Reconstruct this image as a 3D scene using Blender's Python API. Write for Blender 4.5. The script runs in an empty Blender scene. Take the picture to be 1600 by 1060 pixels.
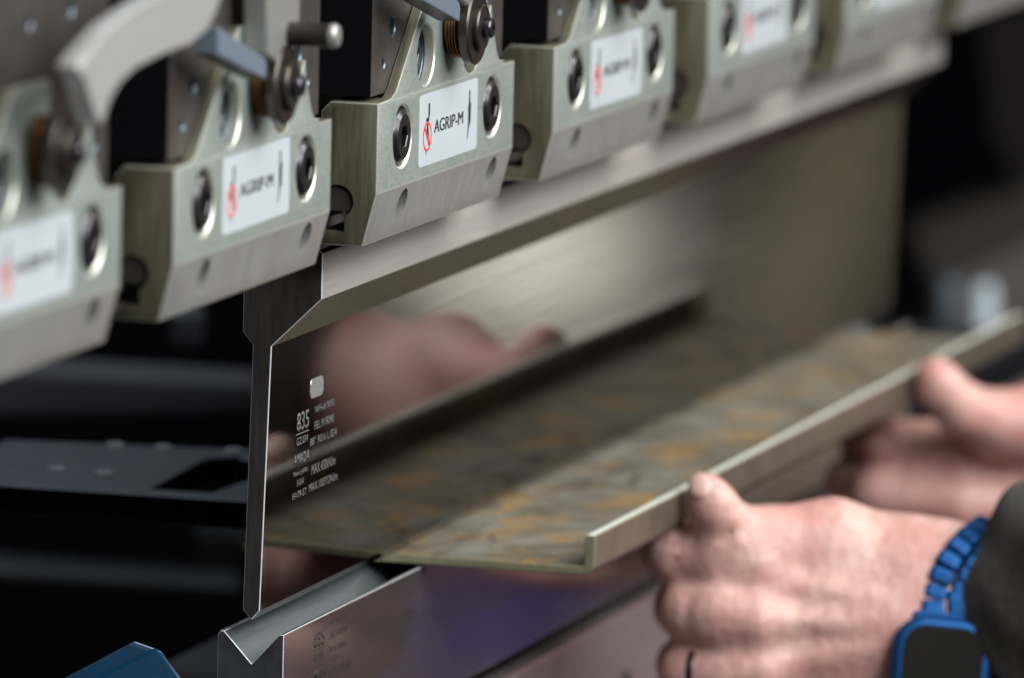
import bpy, bmesh, math, random
import numpy as np
from mathutils import Vector, Matrix
random.seed(4)
S = 0.001                       # all sizes below are millimetres
SC = bpy.context.scene
COL = SC.collection

# ------------------------------------------------------------------ camera
FW = Vector((0.95344253, 0.27228692, -0.12964253))
RT = Vector((0.27746780, -0.96045032, 0.02338382))
UP = Vector((0.11814810, 0.05826675, 0.99128503))
cam_d = bpy.data.cameras.new('camera'); cam = bpy.data.objects.new('camera', cam_d); COL.objects.link(cam)
cam.matrix_world = Matrix(((RT.x, UP.x, -FW.x, -2651.3*S), (RT.y, UP.y, -FW.y, -797.8*S),
                           (RT.z, UP.z, -FW.z, 288.0*S), (0, 0, 0, 1)))
cam_d.sensor_width = 36; cam_d.lens = 315.35
cam_d.clip_start = .2; cam_d.clip_end = 60
cam_d.dof.use_dof = True; cam_d.dof.focus_distance = 2.812; cam_d.dof.aperture_fstop = 9.8
cam_d.dof.aperture_blades = 9
SC.camera = cam

# ------------------------------------------------------------------ world
W = bpy.data.worlds.new('World'); SC.world = W; W.use_nodes = True
nt = W.node_tree; nt.nodes.clear()
def N(nt, t, **k):
    n = nt.nodes.new(t)
    for a, b in k.items(): setattr(n, a, b)
    return n
def mth(nt, op, a, b=None, c=None, clamp=False):
    n = N(nt, 'ShaderNodeMath', operation=op, use_clamp=clamp)
    for i, v in enumerate((a, b, c)):
        if v is None: continue
        if isinstance(v, (int, float)): n.inputs[i].default_value = v
        else: nt.links.new(v, n.inputs[i])
    return n.outputs[0]
tc = N(nt, 'ShaderNodeTexCoord'); sx = N(nt, 'ShaderNodeSeparateXYZ'); nt.links.new(tc.outputs['Generated'], sx.inputs[0])
dx, dy, dz = sx.outputs
safe = mth(nt, 'MAXIMUM', dx, .05)
ty = mth(nt, 'DIVIDE', dy, safe); tz = mth(nt, 'DIVIDE', dz, safe)
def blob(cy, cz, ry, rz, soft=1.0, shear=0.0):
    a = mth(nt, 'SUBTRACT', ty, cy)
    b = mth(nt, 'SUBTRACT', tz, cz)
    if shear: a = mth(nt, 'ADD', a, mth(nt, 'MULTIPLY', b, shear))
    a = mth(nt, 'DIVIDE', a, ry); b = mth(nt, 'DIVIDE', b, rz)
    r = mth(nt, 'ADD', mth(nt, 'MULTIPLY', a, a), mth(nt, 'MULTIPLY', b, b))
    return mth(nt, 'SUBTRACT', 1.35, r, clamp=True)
def mixc(fac, c1, c2):
    m = N(nt, 'ShaderNodeMix', data_type='RGBA')
    if isinstance(fac, (int, float)): m.inputs[0].default_value = fac
    else: nt.links.new(fac, m.inputs[0])
    for i, c in ((6, c1), (7, c2)):
        if isinstance(c, tuple): m.inputs[i].default_value = (*c, 1)
        else: nt.links.new(c, m.inputs[i])
    return m.outputs[2]
# dim workshop: dark below, brighter lamps-lit upper half towards the operator's side
upf = mth(nt, 'MULTIPLY_ADD', dz, 1.6, .35, clamp=True)
col = mixc(upf, (.030, .028, .027), (.30, .31, .31))
back = mth(nt, 'MULTIPLY', mth(nt, 'ADD', dy, -.02), 5.0, clamp=True)        # towards the machine's inside
col = mixc(back, col, (.012, .012, .014))
fx = mth(nt, 'MULTIPLY', mth(nt, 'SUBTRACT', dx, .75), 8.0, clamp=True)        # far end of the hall
col2 = mixc(mth(nt, 'MULTIPLY', mth(nt, 'ADD', ty, .272), 60.0, clamp=True), (.045, .032, .032), (.058, .064, .055))
col2 = mixc(mth(nt, 'MULTIPLY', mth(nt, 'ADD', tz, .1445), -300.0, clamp=True), col2, (.095, .048, .050))  # red-brown band added low down for the die face to reflect
lowfade = mth(nt, 'MULTIPLY', mth(nt, 'ADD', tz, .04), -40.0, clamp=True)
fx = mth(nt, 'MULTIPLY', fx, mth(nt, 'MULTIPLY', lowfade, mth(nt, 'MULTIPLY', dy, -12.0, clamp=True)))
col = mixc(fx, col, col2)
col = mixc(blob(-.2785, -.1395, .0145, .0115), col, (2.7, 2.6, 2.25))  # this and the next blobs: patches added for blade and die to reflect
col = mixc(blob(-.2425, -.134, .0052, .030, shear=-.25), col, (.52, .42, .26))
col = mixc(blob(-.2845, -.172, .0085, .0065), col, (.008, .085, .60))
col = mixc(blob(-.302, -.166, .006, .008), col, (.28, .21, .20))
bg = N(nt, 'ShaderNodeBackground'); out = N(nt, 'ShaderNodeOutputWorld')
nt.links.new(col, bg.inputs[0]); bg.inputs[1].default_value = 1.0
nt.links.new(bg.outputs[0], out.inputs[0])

# ------------------------------------------------------------------ lamps
def area(name, loc, target, size, power, color, sy=None):
    d = bpy.data.lights.new(name, 'AREA'); d.shape = 'RECTANGLE'; d.size = size*S; d.size_y = (sy or size)*S
    d.energy = power; d.color = color
    o = bpy.data.objects.new(name, d); COL.objects.link(o)
    o.location = Vector(loc)*S
    o.rotation_euler = (Vector(target)-Vector(loc)).to_track_quat('-Z', 'Y').to_euler()
    return o
area('hall_lamp', (-150, -1850, 1500), (150, 0, -60), 2300, 104, (.98, .99, .97))
area('hall_lamp', (-1500, -2000, 1350), (0, 0, -50), 700, 34, (.86, .93, 1.0), 500)
area('hall_lamp', (1500, -1700, 1150), (400, 0, -100), 700, 13, (1.0, .96, .86))

area('rear_fill', (900, 700, 700), (250, 150, -150), 500, 3.5, (.75, .85, 1.0))  # unseen fill, added to brighten the back gauge top
SC.render.engine = 'CYCLES'
SC.view_settings.view_transform = 'Standard'; SC.view_settings.look = 'None'
SC.view_settings.exposure = 0.0; SC.view_settings.gamma = 1; SC.view_settings.use_curve_mapping = False
SC.cycles.max_bounces = 8; SC.cycles.glossy_bounces = 5

# ------------------------------------------------------------------ materials
def mat(name, base=(.5, .5, .5), metal=0., rough=.5, noise=None, bump=None, sss=0., spec=None, brush=None, col2=None, coat=0., trans=0., sheen=0.):
    """noise=(scale vec, amount, detail) tints base towards col2; brush=(scale vec, strength) scratches; bump=(scale, dist)"""
    m = bpy.data.materials.new(name); m.use_nodes = True; t = m.node_tree
    b = t.nodes['Principled BSDF']
    b.inputs['Base Color'].default_value = (*base, 1); b.inputs['Metallic'].default_value = metal
    b.inputs['Roughness'].default_value = rough
    if spec is not None: b.inputs['Specular IOR Level'].default_value = spec
    if coat: b.inputs['Coat Weight'].default_value = coat; b.inputs['Coat Roughness'].default_value = .15
    if trans: b.inputs['Transmission Weight'].default_value = trans
    if sheen: b.inputs['Sheen Weight'].default_value = sheen
    if sss:
        b.inputs['Subsurface Weight'].default_value = sss
        b.inputs['Subsurface Radius'].default_value = (1.0, .35, .2); b.inputs['Subsurface Scale'].default_value = .004
    g = t.nodes.new('ShaderNodeTexCoord')
    oi = t.nodes.new('ShaderNodeObjectInfo'); sh = t.nodes.new('ShaderNodeMath'); sh.operation = 'MULTIPLY'; sh.inputs[1].default_value = 37
    t.links.new(oi.outputs['Random'], sh.inputs[0])
    def nz(scale, detail=4, rgh=.55):
        mp = t.nodes.new('ShaderNodeMapping'); t.links.new(sh.outputs[0], mp.inputs['Location']); mp.inputs['Scale'].default_value = scale if isinstance(scale, tuple) else (scale,)*3
        t.links.new(g.outputs['Object'], mp.inputs[0])
        n = t.nodes.new('ShaderNodeTexNoise'); n.inputs['Scale'].default_value = 1; n.inputs['Detail'].default_value = detail
        n.inputs['Roughness'].default_value = rgh
        t.links.new(mp.outputs[0], n.inputs['Vector']); return n.outputs[0]
    def ramp(v, lo, hi, a, c):
        r = t.nodes.new('ShaderNodeMapRange'); r.inputs[1].default_value = lo; r.inputs[2].default_value = hi
        r.inputs[3].default_value = a; r.inputs[4].default_value = c; t.links.new(v, r.inputs[0]); return r.outputs[0]
    if noise:
        sc, amt, det = noise
        v = ramp(nz(sc, det), .35, .65, 0, amt)
        mx = t.nodes.new('ShaderNodeMix'); mx.data_type = 'RGBA'
        mx.inputs[6].default_value = (*base, 1); mx.inputs[7].default_value = (*(col2 or tuple(c*.6 for c in base)), 1)
        t.links.new(v, mx.inputs[0]); t.links.new(mx.outputs[2], b.inputs['Base Color'])
    last = None
    if brush:
        sc, st = brush
        v = nz(sc, 3, .7)
        t.links.new(ramp(v, .3, .7, max(.03, rough*.8), rough*1.25), b.inputs['Roughness'])
        bp = t.nodes.new('ShaderNodeBump'); bp.inputs['Strength'].default_value = st; bp.inputs['Distance'].default_value = .00004
        t.links.new(v, bp.inputs['Height']); t.links.new(bp.outputs[0], b.inputs['Normal']); last = bp
    if bump:
        sc, dist = bump
        bp = t.nodes.new('ShaderNodeBump'); bp.inputs['Strength'].default_value = .7; bp.inputs['Distance'].default_value = dist
        t.links.new(nz(sc, 5, .6), bp.inputs['Height'])
        if last: t.links.new(last.outputs[0], bp.inputs['Normal'])
        t.links.new(bp.outputs[0], b.inputs['Normal'])
    return m

M = {}
M['clamp'] = mat('satin nickel clamp face', (.335, .375, .345), .5, .50, noise=((40, 40, 40), .5, 4), col2=(.29, .32, .30), brush=((260, 260, 900), .25))
M['clamp_low'] = mat('satin nickel lower face', (.36, .365, .345), .5, .47, noise=((60, 60, 60), .5, 4), col2=(.33, .31, .29), brush=((300, 60, 60), .2))
M['olive'] = mat('brushed olive plated side', (.24, .225, .145), .7, .52, noise=((80, 420, 30), .8, 5), col2=(.14, .13, .085), brush=((300, 900, 60), .6))
M['goldside'] = mat('yellowish plated flank', (.36, .34, .25), .75, .36, noise=((60, 60, 60), .8, 4), col2=(.20, .19, .14))
M['edge'] = mat('bright edge highlight', (.75, .76, .66), .7, .38)  # pale colour carries the highlights on bevels and hole rims
M['dark'] = mat('blackened steel', (.035, .028, .025), .6, .36, noise=((70, 70, 70), .7, 4), col2=(.055, .045, .04))
M['bolt'] = mat('black oxide bolt', (.085, .08, .095), .9, .27, noise=((200, 200, 200), .6, 3), col2=(.07, .06, .06))
M['blockface'] = mat('brown grey steel block face', (.085, .074, .067), .4, .42, noise=((50, 50, 90), .8, 5), col2=(.055, .047, .042), brush=((200, 200, 700), .3))
M['black'] = mat('black painted side', (.004, .004, .005), 0, .6, spec=.12)
M['hole'] = mat('dark bore', (.02, .02, .02), .3, .5)
M['sticker'] = mat('pale sticker', (.49, .53, .56), 0, .38, noise=((60, 60, 60), .5, 3), col2=(.44, .48, .51))
M['ink'] = mat('black ink', (.018, .02, .018), 0, .5)
M['red'] = mat('red ink', (.75, .055, .03), 0, .45)
M['blade'] = mat('polished punch blade', (.05, .046, .044), 1, .055, brush=((15, 15, 420), .12), noise=((12, 12, 60), .35, 5), col2=(.04, .037, .035))
M['shoulder'] = mat('ground punch shoulder', (.43, .39, .365), .3, .5, brush=((60, 60, 900), .5), noise=((8, 8, 300), .5, 5), col2=(.37, .335, .315))
M['bevelface'] = mat('ground punch bevel', (.10, .098, .078), .9, .24, brush=((3, 300, 300), .03))
M['pend'] = mat('dark sawn punch end', (.075, .066, .058), .35, .48, noise=((60, 500, 60), .8, 5), col2=(.04, .034, .03), brush=((100, 700, 100), .6), bump=((1400, 1400, 1400), .00003))
M['brightedge'] = mat('ground edge highlight', (.88, .88, .92), .35, .35)  # edge highlight put into a pale, mostly diffuse base colour
M['die'] = mat('ground die face', (.22, .185, .18), .8, .085, brush=((14, 14, 420), .08), noise=((30, 30, 200), .5, 4), col2=(.19, .16, .16))
M['vee'] = mat('polished vee groove', (.31, .355, .37), .8, .25, brush=((10, 200, 200), .05))
M['dend'] = mat('die end face', (.10, .105, .11), .4, .38, noise=((200, 200, 200), .7, 5), col2=(.05, .05, .055))
M['etch'] = mat('laser etched text', (.16, .155, .155), .2, .7)
M['etchd'] = mat('dark etched text', (.05, .035, .03), .2, .6)
M['badge'] = mat('silver badge', (.80, .84, .88), .8, .3, noise=((1500, 1500, 1500), .7, 3), col2=(.3, .32, .35))
M['handle'] = mat('grey enamelled handle', (.47, .465, .45), .3, .28, coat=.4)
M['silver'] = mat('cast silver bracket', (.38, .375, .35), .6, .42)
M['copper'] = mat('copper spring', (.20, .095, .035), .9, .3)
M['roller'] = mat('turned steel disc', (.11, .092, .08), .85, .32, noise=((90, 90, 90), .7, 4), col2=(.07, .06, .052))
M['bluebar'] = mat('blue tinted steel bar', (.46, .56, .70), .75, .28)
M['gauge'] = mat('grey anodised gauge', (.125, .138, .165), .3, .40, noise=((40, 40, 40), .7, 4), col2=(.08, .09, .11))
M['screw'] = mat('small steel screw', (.8, .85, .92), .2, .35)
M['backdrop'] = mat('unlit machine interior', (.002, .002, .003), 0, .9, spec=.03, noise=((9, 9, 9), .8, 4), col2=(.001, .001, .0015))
M['ram'] = mat('dark machine beam', (.02, .02, .022), .3, .5)
M['grey'] = mat('grey machine housing', (.075, .066, .060), 0, .7, spec=.2)
M['threads'] = mat('blued screw hole', (.16, .21, .26), .7, .35)
M['rail'] = mat('dark machine metal', (.010, .010, .013), 0, .6)  # near-black base colour
M['post'] = mat('pale painted post', (.52, .60, .66), 0, .45)
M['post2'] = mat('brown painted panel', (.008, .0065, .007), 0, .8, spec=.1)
M['post3'] = mat('slate blue paint', (.075, .10, .13), 0, .5)
M['beam'] = mat('dim grey machine paint', (.05, .05, .058), .1, .6)
M['bluebin'] = mat('translucent blue plastic', (.006, .055, .12), 0, .25, spec=.6, trans=.15, noise=((60, 60, 60), .6, 4), col2=(.004, .035, .08))
M['sleeve'] = mat('dark olive fleece', (.040, .033, .026), 0, .95, bump=((1100, 500, 1100), .0022), noise=((380, 380, 380), 1, 6), col2=(.014, .012, .010), sheen=.12)
M['blue'] = mat('anodised blue metal', (.004, .060, .20), .7, .42)
M['screen'] = mat('black watch glass', (.012, .011, .010), 0, .22, spec=.14)
M['ringm'] = mat('dark ring metal', (.06, .06, .06), .9, .25)
M['nail'] = mat('thumb nail', (.68, .45, .39), 0, .30, sss=.1)
M['holder'] = mat('pink grey die holder', (.50, .39, .395), .7, .30, brush=((14, 14, 300), .3))

def plate_mat():
    m = mat('rusty mill scale', (.150, .142, .125), .35, .42); t = m.node_tree; b = t.nodes['Principled BSDF']
    g = t.nodes.new('ShaderNodeTexCoord')
    def nz(scale, detail, rgh=.6, w=0):
        mp = t.nodes.new('ShaderNodeMapping'); mp.inputs['Scale'].default_value = scale; mp.inputs['Location'].default_value = (w, w, w)
        t.links.new(g.outputs['Object'], mp.inputs[0])
        n = t.nodes.new('ShaderNodeTexNoise'); n.inputs['Scale'].default_value = 1; n.inputs['Detail'].default_value = detail
        n.inputs['Roughness'].default_value = rgh; n.inputs['Distortion'].default_value = .5
        t.links.new(mp.outputs[0], n.inputs['Vector']); return n.outputs[0]
    def mr(v, lo, hi):
        r = t.nodes.new('ShaderNodeMapRange'); r.inputs[1].default_value = lo; r.inputs[2].default_value = hi
        t.links.new(v, r.inputs[0]); return r.outputs[0]
    def mx(f, a, c):
        n = t.nodes.new('ShaderNodeMix'); n.data_type = 'RGBA'; t.links.new(f, n.inputs[0])
        for i, v in ((6, a), (7, c)):
            if isinstance(v, tuple): n.inputs[i].default_value = (*v, 1)
            else: t.links.new(v, n.inputs[i])
        return n.outputs[2]
    c = mx(mr(nz((40, 46, 60), 9, .72), .40, .62), (.200, .168, .118), (.33, .315, .265))
    c = mx(mr(nz((36, 46, 60), 9, .76, 3.1), .50, .67), c, (.56, .31, .09))
    c = mx(mr(nz((22, 50, 25), 5, .65, 7.7), .55, .72), c, (.07, .06, .055))
    t.links.new(c, b.inputs['Base Color'])
    r = t.nodes.new('ShaderNodeMapRange'); r.inputs[3].default_value = .3; r.inputs[4].default_value = .6
    t.links.new(nz((45, 20, 40), 5), r.inputs[0]); t.links.new(r.outputs[0], b.inputs['Roughness'])
    return m
M['plate'] = plate_mat()
M['cut'] = mat('sheared steel edge', (.50, .46, .30), .6, .40, noise=((300, 300, 300), .6, 4), col2=(.33, .29, .17))
M['top'] = mat('lit sheared top edge', (.92, .91, .80), .3, .5)  # flange top painted brighter, as light from above would make it
M['flange'] = mat('brown scale on the bent flange', (.165, .135, .10), .45, .42, noise=((60, 60, 60), .8, 5), col2=(.105, .08, .055))

def skin_mat():
    m = mat('skin', (.60, .335, .265), 0, .44, sss=.15); t = m.node_tree; b = t.nodes['Principled BSDF']
    g = t.nodes.new('ShaderNodeTexCoord')
    def vec(s, w):
        mp = t.nodes.new('ShaderNodeMapping'); mp.inputs['Scale'].default_value = s if isinstance(s, tuple) else (s,)*3; mp.inputs['Location'].default_value = (w,)*3
        t.links.new(g.outputs['Object'], mp.inputs[0]); return mp.outputs[0]
    def nz(s, d, w, lo=.38, hi=.66):
        n = t.nodes.new('ShaderNodeTexNoise'); n.inputs['Scale'].default_value = 1; n.inputs['Detail'].default_value = d
        t.links.new(vec(s, w), n.inputs['Vector'])
        r = t.nodes.new('ShaderNodeMapRange'); r.inputs[1].default_value = lo; r.inputs[2].default_value = hi
        t.links.new(n.outputs[0], r.inputs[0]); return r.outputs[0]
    def mx(f, a, c):
        n = t.nodes.new('ShaderNodeMix'); n.data_type = 'RGBA'; t.links.new(f, n.inputs[0])
        for i, v in ((6, a), (7, c)):
            if isinstance(v, tuple): n.inputs[i].default_value = (*v, 1)
            else: t.links.new(v, n.inputs[i])
        return n.outputs[2]
    c = mx(nz(48, 5, 1), (.69, .425, .365), (.58, .275, .24))
    c = mx(nz(210, 5, 5, .45, .7), c, (.56, .31, .26))
    t.links.new(c, b.inputs['Base Color'])
    def bump(h, dist, prev=None, st=.8):
        p = t.nodes.new('ShaderNodeBump'); p.inputs['Strength'].default_value = st; p.inputs['Distance'].default_value = dist
        t.links.new(h, p.inputs['Height'])
        if prev: t.links.new(prev, p.inputs['Normal'])
        return p.outputs[0]
    v = t.nodes.new('ShaderNodeTexVoronoi'); v.feature = 'DISTANCE_TO_EDGE'; v.inputs['Scale'].default_value = 1
    t.links.new(vec((620, 700, 620), 2), v.inputs['Vector'])
    n = bump(nz((60, 130, 80), 5, 3, .3, .7), .0003)
    n = bump(nz((160, 160, 160), 4, 8, .3, .7), .0005, n)
    n = bump(v.outputs['Distance'], .0002, n)
    t.links.new(n, b.inputs['Normal'])
    return m
M['skin'] = skin_mat()

# ------------------------------------------------------------------ helpers
def tag(o, label=None, cat=None, group=None, kind=None):
    if label: o['label'] = label
    if cat: o['category'] = cat
    if group: o['group'] = group
    if kind: o['kind'] = kind
    return o
def thing(name, loc, label, cat, group=None):
    o = bpy.data.objects.new(name, None); COL.objects.link(o); o.location = Vector(loc)*S
    o.empty_display_size = .02
    return tag(o, label, cat, group)
def link(name, me, mats, parent=None, off=(0, 0, 0), smooth=False):
    """mesh in millimetres (me coordinates) minus off -> object under parent"""
    for v in me.vertices: v.co = (v.co - Vector(off))*S
    for m in (mats if isinstance(mats, (list, tuple)) else [mats]): me.materials.append(m)
    if smooth:
        for p in me.polygons: p.use_smooth = True
    o = bpy.data.objects.new(name, me); COL.objects.link(o)
    if parent: o.parent = parent
    else: o.location = Vector(off)*S
    return o
def bm_mesh(bm, name='m'):
    bmesh.ops.recalc_face_normals(bm, faces=bm.faces)
    me = bpy.data.meshes.new(name); bm.to_mesh(me); bm.free(); return me
def prism(bm, pts, ax, a, b, mi=0):
    """polygon pts in the plane normal to axis ax (0: yz, 1: xz, 2: xy) extruded from a to b"""
    def mk(p, v):
        return {0: (v, p[0], p[1]), 1: (p[0], v, p[1]), 2: (p[0], p[1], v)}[ax]
    A = [bm.verts.new(mk(p, a)) for p in pts]; B = [bm.verts.new(mk(p, b)) for p in pts]
    n = len(pts); fs = [bm.faces.new(A), bm.faces.new(B[::-1])]
    for i in range(n): fs.append(bm.faces.new((A[i], B[i], B[(i+1) % n], A[(i+1) % n])))
    for f in fs: f.material_index = mi
    return fs
def box(bm, lo, hi, mi=0):
    return prism(bm, [(lo[0], lo[1]), (hi[0], lo[1]), (hi[0], hi[1]), (lo[0], hi[1])], 2, lo[2], hi[2], mi)
def lathe(bm, c, prof, seg=32, ax=1, mi=0, hexat=()):
    """profile [(r, d)] along +axis from centre c; hexat: indices whose ring is a hexagon; closed at both ends"""
    rings = []
    for k, (r, d) in enumerate(prof):
        ring = []
        for i in range(seg):
            a = 2*math.pi*i/seg; rr = r
            if k in hexat: q = (a % (math.pi/3)) - math.pi/6; rr = r*math.cos(math.pi/6)/math.cos(q)
            x, z = rr*math.cos(a), rr*math.sin(a)
            p = {1: (x, d, z), 0: (d, x, z), 2: (x, z, d)}[ax]
            ring.append(bm.verts.new((c[0]+p[0], c[1]+p[1], c[2]+p[2])))
        rings.append(ring)
    for k in range(len(rings)-1):
        for i in range(seg):
            j = (i+1) % seg
            f = bm.faces.new((rings[k][i], rings[k][j], rings[k+1][j], rings[k+1][i])); f.material_index = mi
    for r in (rings[0], rings[-1]): bm.faces.new(r).material_index = mi
def rounded(x0, x1, z0, z1, r, n=5):
    out = []
    for cx, cz, a0 in ((x1-r, z1-r, 0), (x0+r, z1-r, 90), (x0+r, z0+r, 180), (x1-r, z0+r, 270)):
        for i in range(n+1):
            a = math.radians(a0+90*i/n); out.append((cx+r*math.cos(a), cz+r*math.sin(a)))
    return out
def bevel(o, w, seg=2, ang=30, mat_i=-1):
    b = o.modifiers.new('bevel', 'BEVEL'); b.width = w*S; b.segments = seg; b.limit_method = 'ANGLE'; b.angle_limit = math.radians(ang)
    b.material = mat_i; b.harden_normals = False
    return o
def carve(o, cutters):
    """apply boolean differences and bake the modifiers into the mesh"""
    obs = []
    for me in cutters:
        for v in me.vertices: v.co = v.co*S
        c = bpy.data.objects.new('cutter', me); COL.objects.link(c); obs.append(c)
        c.parent = o.parent
        b = o.modifiers.new('cut', 'BOOLEAN'); b.object = c; b.operation = 'DIFFERENCE'; b.solver = 'EXACT'
        b.material_mode = 'TRANSFER'
    bpy.context.view_layer.update()
    dg = bpy.context.evaluated_depsgraph_get()
    me = bpy.data.meshes.new_from_object(o.evaluated_get(dg))
    o.modifiers.clear(); o.data = me
    for c in obs: bpy.data.objects.remove(c, do_unlink=True)
    return o
def text_mesh(s, x0, x1, z0, z1, y, depth=.06, bold=.0, shear=0.):
    """lettering facing -Y filling the box x0..x1, z0..z1"""
    cu = bpy.data.curves.new('t', 'FONT'); cu.body = s; cu.offset = bold; cu.shear = shear
    o = bpy.data.objects.new('t', cu); COL.objects.link(o); bpy.context.view_layer.update()
    me = bpy.data.meshes.new_from_object(o.evaluated_get(bpy.context.evaluated_depsgraph_get()))
    bpy.data.objects.remove(o, do_unlink=True)
    xs = [v.co.x for v in me.vertices]; ys = [v.co.y for v in me.vertices]
    bm = bmesh.new(); bm.from_mesh(me); bpy.data.meshes.remove(me)
    for v in bm.verts:
        v.co = Vector((x0+(v.co.x-min(xs))/(max(xs)-min(xs))*(x1-x0), y, z0+(v.co.y-min(ys))/(max(ys)-min(ys))*(z1-z0)))
    g = bmesh.ops.extrude_face_region(bm, geom=bm.faces[:])
    for v in g['geom']:
        if isinstance(v, bmesh.types.BMVert): v.co.y -= depth
    return bm
def join_bm(dst, src):
    me = bpy.data.meshes.new('j'); src.to_mesh(me); src.free(); dst.from_mesh(me); bpy.data.meshes.remove(me)
def smooth_by_angle(o, deg=35):
    me = o.data; n = len(me.polygons)
    me.polygons.foreach_set('use_smooth', [True]*n)
    try: me.set_sharp_from_angle(angle=math.radians(deg))
    except Exception: pass
    return o

def torus(bm, c, ax, R, r, n=36, m=10, flat=1.0):
    ax = Vector(ax).normalized(); e1 = ax.orthogonal().normalized(); e2 = ax.cross(e1); rg = []
    for i in range(n):
        a = 2*math.pi*i/n; dr = e1*math.cos(a)+e2*math.sin(a)
        rg.append([bm.verts.new(Vector(c)+dr*(R+r*math.cos(2*math.pi*j/m))+ax*(r*flat*math.sin(2*math.pi*j/m))) for j in range(m)])
    for i in range(n):
        for j in range(m): bm.faces.new((rg[i][j], rg[(i+1) % n][j], rg[(i+1) % n][(j+1) % m], rg[i][(j+1) % m]))

# ------------------------------------------------------------------ clamps
PITCH = 200.0; X2 = -213.99; WID = 151.5
def arc(cx, cz, r, a0, a1, n=8):
    return [(cx+r*math.cos(math.radians(a0+(a1-a0)*i/n)), cz+r*math.sin(math.radians(a0+(a1-a0)*i/n))) for i in range(n+1)]
def build_clamp():
    T = thing('tool_clamp', (X2, 0, 0), 'x', 'clamp')
    # body: side profile (y,z) extruded along X
    prof = [(0, 0), (0, -28.1), (4.3, -44.7), (17.6, -44.7), (18.4, -44.0), (18.4, -3.0), (15.6, 0)]
    bm = bmesh.new(); prism(bm, prof, 0, 0, WID)
    bmesh.ops.recalc_face_normals(bm, faces=bm.faces)
    for f in bm.faces:
        n = f.normal
        if abs(n.x) > .9: f.material_index = 1
        elif n.y < -.5 and n.z < -.1: f.material_index = 2
        elif n.y < -.9: f.material_index = 0
        else: f.material_index = 1
    body = link('clamp_body', bm_mesh(bm), [M['clamp'], M['olive'], M['clamp_low'], M['edge'], M['hole']], T)
    bevel(body, .35, 2, 8, 3)
    def cyl(x, z, r, d, ch=.8, mi=3):
        b = bmesh.new(); lathe(b, (x, 0, z), [(r+ch, -1), (r+ch, 0), (r, ch), (r, d)], 40, 1, mi); return bm_mesh(b)
    cuts = [cyl(26.4, -12.6, 9.6, 9), cyl(126.2, -12.6, 9.6, 9)]
    for x in (32.6, 131.9):
        b = bmesh.new(); lathe(b, (x, 0, -34.6), [(5.0, -2), (5.0, 11)], 32, 1, 2); cuts.append(bm_mesh(b))
    # pocket for the tang hook on each end
    b = bmesh.new(); lathe(b, (0, 12.6, -31.0), [(5.2, -3), (5.2, 40)], 32, 0, 1); cuts.append(bm_mesh(b))
    b = bmesh.new(); box(b, (-3, 10.2, -40.4), (40, 25, -33.0), 1); cuts.append(bm_mesh(b))
    carve(body, cuts); smooth_by_angle(body, 28)
    # upright plate above the body
    up = [(6.5, 0), (14.5, .4), (18.6, 1.8), (20.8, 3.2), (23.0, 5.4), (45.2, 25.3), (55, 34.5), (58, 36), (88, 36), (88, 13)]
    up += arc(101.5, 11.5, 11.2, 180, 360, 12)[1:-1]
    up += [(113.0, 8.0), (123.2, 20.5), (126.0, 13.0), (131.8, 3.6), (134.5, 1.8), (139.0, 1.2), (139.0, -2), (6.5, -2)]
    bm = bmesh.new(); fs = prism(bm, up, 1, .05, 3.4)
    for f in fs[2:]: f.material_index = 1
    pl = link('clamp_plate', bm_mesh(bm), [M['clamp'], M['goldside'], M['hole'], M['edge']], T)
    bevel(pl, .3, 2, 40, 3)
    carve(pl, [cyl(50.6, 10.6, 9.6, 9, .5)]); smooth_by_angle(pl, 28)
    # cap screws
    def screw(x, z, yf, r, s, nm='cap_screw', m=None):
        b = bmesh.new()
        lathe(b, (x, 0, z), [(r, yf+7), (r, yf+1.9), (r-.5, yf+1.0), (r-1.9, yf), (s+.25, yf), (s, yf+.3), (s, yf+4)], 36, 1, 0, hexat=(4, 5, 6))
        o = link(nm, bm_mesh(b), m or M['bolt'], T); smooth_by_angle(o, 25); return o
    screw(26.4, -12.6, -.7, 8.9, 3.7); screw(126.2, -12.6, -.7, 8.9, 3.7)
    screw(50.6, 10.6, 3.4, 7.4, 3.2)
    # hook nub in the side pocket
    b = bmesh.new(); lathe(b, (0, 12.6, -31.0), [(4.85, 1.0), (4.85, 35)], 28, 0)
    g = bmesh.ops.bisect_plane(b, geom=b.verts[:]+b.edges[:]+b.faces[:], plane_co=(0, 0, -34.2), plane_no=(0, 0, -1), clear_outer=True)
    bmesh.ops.holes_fill(b, edges=b.edges[:])
    box(b, (1.0, 16.2, -36.5), (35, 17.4, -34.4))
    o = link('tang_hook', bm_mesh(b), M['blockface'], T); bevel(o, .2, 1, 40)
    # black block with brownish front face
    bm = bmesh.new(); fs = box(bm, (3.5, 3.7, 1.6), (149.0, 42, 95))
    bmesh.ops.recalc_face_normals(bm, faces=bm.faces)
    for f in bm.faces:
        f.material_index = 0 if f.normal.y < -.9 else 1
    bk = link('wedge_block', bm_mesh(bm), [M['blockface'], M['black'], M['edge'], M['hole'], M['threads']], T)
    def c2(x, z, r, d=4):
        b = bmesh.new(); lathe(b, (x, 0, z), [(r+.4, 3), (r+.4, 3.7), (r, 4.1), (r, 5+d)], 24, 1, 4); return bm_mesh(b)
    carve(bk, [c2(25.6, 21.5, 3.0), c2(16.8, 10.9, 1.6), c2(127.5, 21.6, 3.0), c2(137.5, 12.8, 1.6), c2(50.6, 10.6, 9.6, 9), c2(114.8, 53.4, 2.6), c2(80.2, 52.2, 2.2)]); smooth_by_angle(bk, 30)
    bm = bmesh.new(); box(bm, (149.1, 5.3, 3.5), (151.6, 9.5, 95))
    o = link('edge_strip', bm_mesh(bm), M['edge'], T); bevel(o, .4, 2)
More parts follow.
